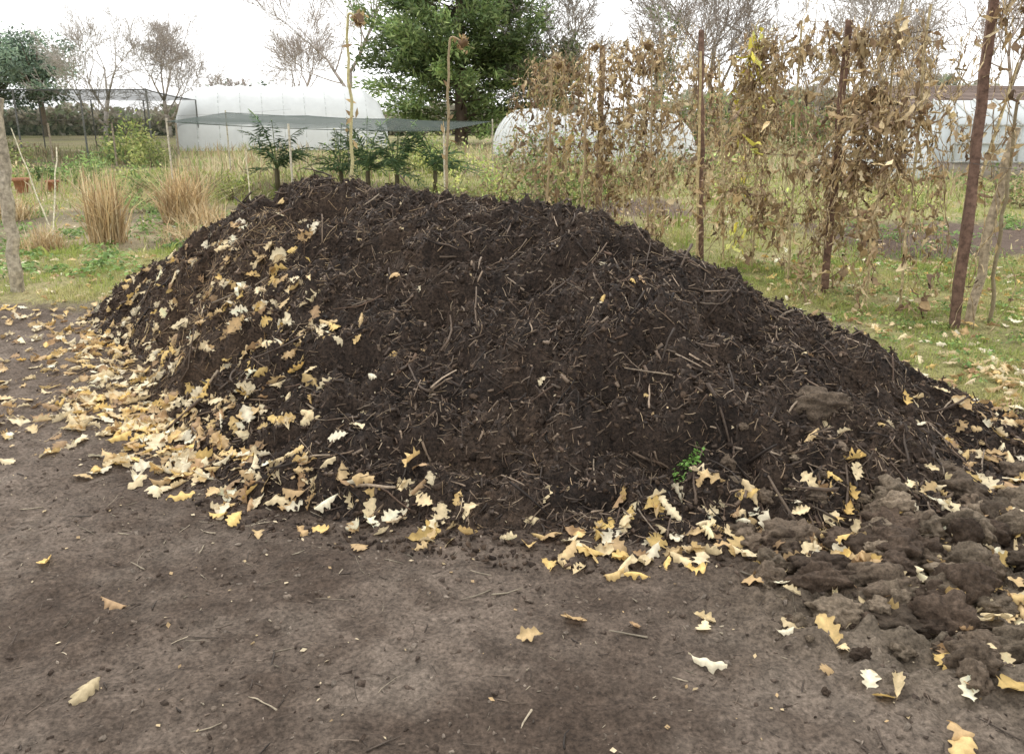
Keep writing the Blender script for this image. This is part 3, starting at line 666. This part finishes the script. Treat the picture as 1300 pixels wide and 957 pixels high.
# ------------------------------------------------------------ trees
def bare_tree(name,c,H,seed,spread_=.5,col=(.16,.13,.11),lv=6,r0=None,ivy=0):
    rs=np.random.RandomState(seed); S=[]
    def grow(p,d,L,r,lev):
        n=3
        for i in range(n):
            d2=d+rs.randn(3)*.10; d2[2]+=.05; d2/=np.linalg.norm(d2); q=p+d2*L/n; rr=r*(1-.12)
            S.append((p,q,r,rr)); p=q;r=rr;d=d2
            if lev>0 and i<n-1 and rs.rand()<.65:
                s=rs.randn(3); s-=s.dot(d)*d; s/=np.linalg.norm(s); nd=d*(1-spread_*.6)+s*(spread_+.25); nd/=np.linalg.norm(nd); grow(p,nd,L*.72,r*.55,lev-1)
        if lev>0:
            for j in range(2 if rs.rand()<.6 else 3):
                s=rs.randn(3); s-=s.dot(d)*d; s/=np.linalg.norm(s); nd=d+s*spread_*rs.uniform(.5,1.1); nd/=np.linalg.norm(nd); grow(p,nd,L*rs.uniform(.62,.82),r*.66,lev-1)
    grow(np.array([c[0],c[1],-.2]),np.array([0,0,1.]),H*.27,r0 or H*.018,lv)
    a=np.array([s[0] for s in S]);b=np.array([s[1] for s in S]);ra=np.maximum([s[2] for s in S],.016);rb=np.maximum([s[3] for s in S],.013)
    A=Acc(); V,F=tubes(a,b,ra,rb); A.add(V,F,np.tile(col,(len(V),1))*(1+.1*R.randn(len(V),1)))
    if ivy:
        thick=np.where(ra>.05)[0]; i=thick[R.randint(len(thick),size=ivy)]
        p=(a[i]+b[i])/2+R.randn(ivy,3)*.45; P_,F_,nv=quads(p,.28*(.5+R.rand(ivy)),None,.6)
        A.add(P_,F_,np.repeat(pick([[.21,.26,.13],[.28,.31,.16],[.17,.21,.11]],ivy),nv,0))
    return A.make(name,M_bark)
hazy_bark=(.44,.39,.35)  # bare tree colours lightened and greyed: distance haze painted into the bark
bare_tree('bare_tree',(-42,85),15.5,1,.55,(.44,.40,.36))
bare_tree('bare_tree',(-36.5,88),14.5,2,.6,(.42,.37,.33))
bare_tree('bare_tree',(-15.5,78),23,3,.5,(.38,.33,.29))
bare_tree('bare_tree',(-22,84),14,4,.55,(.44,.38,.34))
bare_tree('bare_tree',(3.6,60),15,21,.5,(.30,.26,.22),6,None,5200)
bare_tree('bare_tree',(10.5,62),17,5,.5,(.34,.29,.25),6,None,900)
bare_tree('bare_tree',(16,66),17,6,.55,(.33,.28,.24))
bare_tree('bare_tree',(21,58),16,7,.6,hazy_bark)
bare_tree('bare_tree',(28,62),16,8,.6,hazy_bark)
bare_tree('bare_tree',(33,55),15,9,.6,(.44,.36,.31))
bare_tree('bare_tree',(39,60),15,10,.6,hazy_bark)
bare_tree('bare_tree',(-30,90),8,12,.6,(.44,.38,.34))
def conifer(name,c,H,W,n,pal,zb=.06,shape=1.0,ls=.3):
    A=Acc(); V,F=tubes([[c[0],c[1],0]],[[c[0],c[1],H*.93]],[H*.025],[.05],8); A.add(V,F,[.14,.10,.07])
    nb=300; k=np.sort(R.rand(nb))**.9*(1-zb)+zb; az=R.rand(nb)*2*np.pi
    Lb=W*np.clip((1-k),0,1)**shape*(.6+.55*R.rand(nb))*np.clip(k*9,.6,1)+.3
    rise=R.uniform(.0,.5,nb)
    S=np.stack([np.full(nb,c[0]),np.full(nb,c[1]),k*H],1); D=np.stack([np.cos(az),np.sin(az),rise],1); E=S+D*Lb[:,None]
    V,F=tubes(S,E,np.full(nb,.06),np.full(nb,.02)); A.add(V,F,[.12,.09,.06])
    i=R.choice(nb,size=n,p=(Lb**1.6)/np.sum(Lb**1.6)); q=.25+.8*R.rand(n)**.6
    p=S[i]+D[i]*(Lb[i]*q)[:,None]+R.randn(n,3)*np.array([.22,.22,.18])*(.5+Lb[i]*.18)[:,None]
    p[:,2]=np.abs(p[:,2])
    dirn=D[i]+.6*R.randn(n,3); M=frames(R.randn(n,3)+[0,0,.8],dirn)
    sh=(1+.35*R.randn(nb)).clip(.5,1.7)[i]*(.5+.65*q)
    P,F,nv=inst(np.array([[0,-.12,0],[.6,-.13,.0],[1,0,.05],[.5,.13,0]]),np.array([[0,1,2,3]]),p,M,ls*(.6+.9*R.rand(n)))
    A.add(P,F,np.repeat(pick(pal,n)*sh[:,None],nv,0)); return A.make(name,M_fol)
cp=[[.16,.23,.08],[.21,.28,.10],[.12,.18,.07],[.25,.30,.12]]
conifer('conifer_tree',(-3.7,60),20,6.6,52000,cp,.02,.45,.44)
def pine(name,c,H,W,n,pal):
    A=Acc(); V,F=tubes([[c[0],c[1],0]],[[c[0],c[1],H*.7]],[.35],[.2],8); A.add(V,F,[.25,.19,.14])
    nc=34; cc=R.randn(nc,3); cc/=np.linalg.norm(cc,axis=1,keepdims=True); cc*=R.rand(nc,1)**.5; cc=cc*[W,W,H*.36]+[c[0],c[1],H*.6]
    i=R.randint(nc,size=n); p=cc[i]+R.randn(n,3)*[.8,.8,.5]; sh=(1+.3*R.randn(nc,1)).clip(.5,1.6)[i]
    P,F,nv=quads(p,.4*(.5+R.rand(n)),None,.4); A.add(P,F,np.repeat(pick(pal,n)*sh,nv,0))
    V,F=tubes(np.tile([c[0],c[1],H*.4],(nc,1)),cc,np.full(nc,.12),np.full(nc,.04)); A.add(V,F,[.2,.16,.12]); return A.make(name,M_fol)
haze_pal=[[.21,.29,.20],[.26,.33,.23],[.18,.25,.19]]  # pine greens paled, with the haze put into the foliage colour
pine('pine_tree',(-51,90),11.5,4.6,9000,haze_pal)
pine('pine_tree',(-57,92),11,3.8,7000,haze_pal)
for X,H in ((-33.5,6.4),(-31,5.6),(-28.7,6.2)): pine('pine_tree',(X,95),H,1.3,900,haze_pal)
A=Acc(); n=42000; x=R.uniform(-95,95,n); top=3.0+1.8*fbm(x*.08,x*0,3,95)+1.0*pn(x*.5,x*0,96)+sm(5,40,x)*2.2
z_=top*R.rand(n)**.8; y=R.uniform(96,104,n)
band=pn(x*.15,z_*.2,97)
P,F,nv=quads(np.stack([x,y,z_],1),.8*(.5+R.rand(n)),None,.5)
cc=pick([[.36,.35,.25],[.42,.37,.3],[.31,.35,.23],[.44,.40,.34]],n); A.add(P,F,np.repeat(cc*(1+.4*band)[:,None],nv,0))  # pale greyish palette carries the haze of the far belt as colour
A.make('distant_tree_belt',M_fol)
A=Acc(); n=9000; x=R.uniform(8,60,n); top=3.2+1.2*fbm(x*.15,x*0,3,98); z_=top*R.rand(n); y=R.uniform(50,54,n)
P,F,nv=quads(np.stack([x,y,z_],1),.45*(.5+R.rand(n)),None,.4); A.add(P,F,np.repeat(pick(br+gg,n),nv,0)); A.make('hedge',M_fol)

# ------------------------------------------------------------ light, sky, camera
w=bpy.data.worlds.new('World'); scene.world=w; w.use_nodes=True; nt=w.node_tree; N_=nt.nodes; L_=nt.links
bg=N_['Background']; sky=N_.new('ShaderNodeTexSky'); sky.sky_type='NISHITA'; sky.sun_disc=False
sky.sun_elevation=math.radians(50); sky.sun_rotation=math.radians(-20); sky.dust_density=5; sky.air_density=1
hs=N_.new('ShaderNodeHueSaturation'); hs.inputs['Saturation'].default_value=.12; L_.new(sky.outputs[0],hs.inputs['Color'])
mx=N_.new('ShaderNodeMix'); mx.data_type='RGBA'; mx.inputs[0].default_value=.8
L_.new(hs.outputs[0],mx.inputs[6]); mx.inputs[7].default_value=(13.0,13.1,13.1,1)
L_.new(mx.outputs[2],bg.inputs['Color']); bg.inputs['Strength'].default_value=.15
sd=bpy.data.lights.new('sun','SUN'); sd.energy=1.3; sd.angle=math.radians(18); sd.color=(1,.98,.94)
so=bpy.data.objects.new('sun',sd); scene.collection.objects.link(so)
el,az=math.radians(50),math.radians(-20)
so.rotation_euler=Vector((math.sin(az)*math.cos(el),math.cos(az)*math.cos(el),math.sin(el))).to_track_quat('Z','Y').to_euler()
cam=bpy.data.cameras.new('camera'); co=bpy.data.objects.new('camera',cam); scene.collection.objects.link(co)
co.location=(0,0,1.6); co.rotation_euler=(math.radians(74.6),0,0); cam.lens=28; cam.sensor_width=36; cam.shift_y=-.035
cam.clip_start=.05; cam.clip_end=3000; scene.camera=co
scene.view_settings.view_transform='Standard'; scene.view_settings.look='None'; scene.view_settings.exposure=0
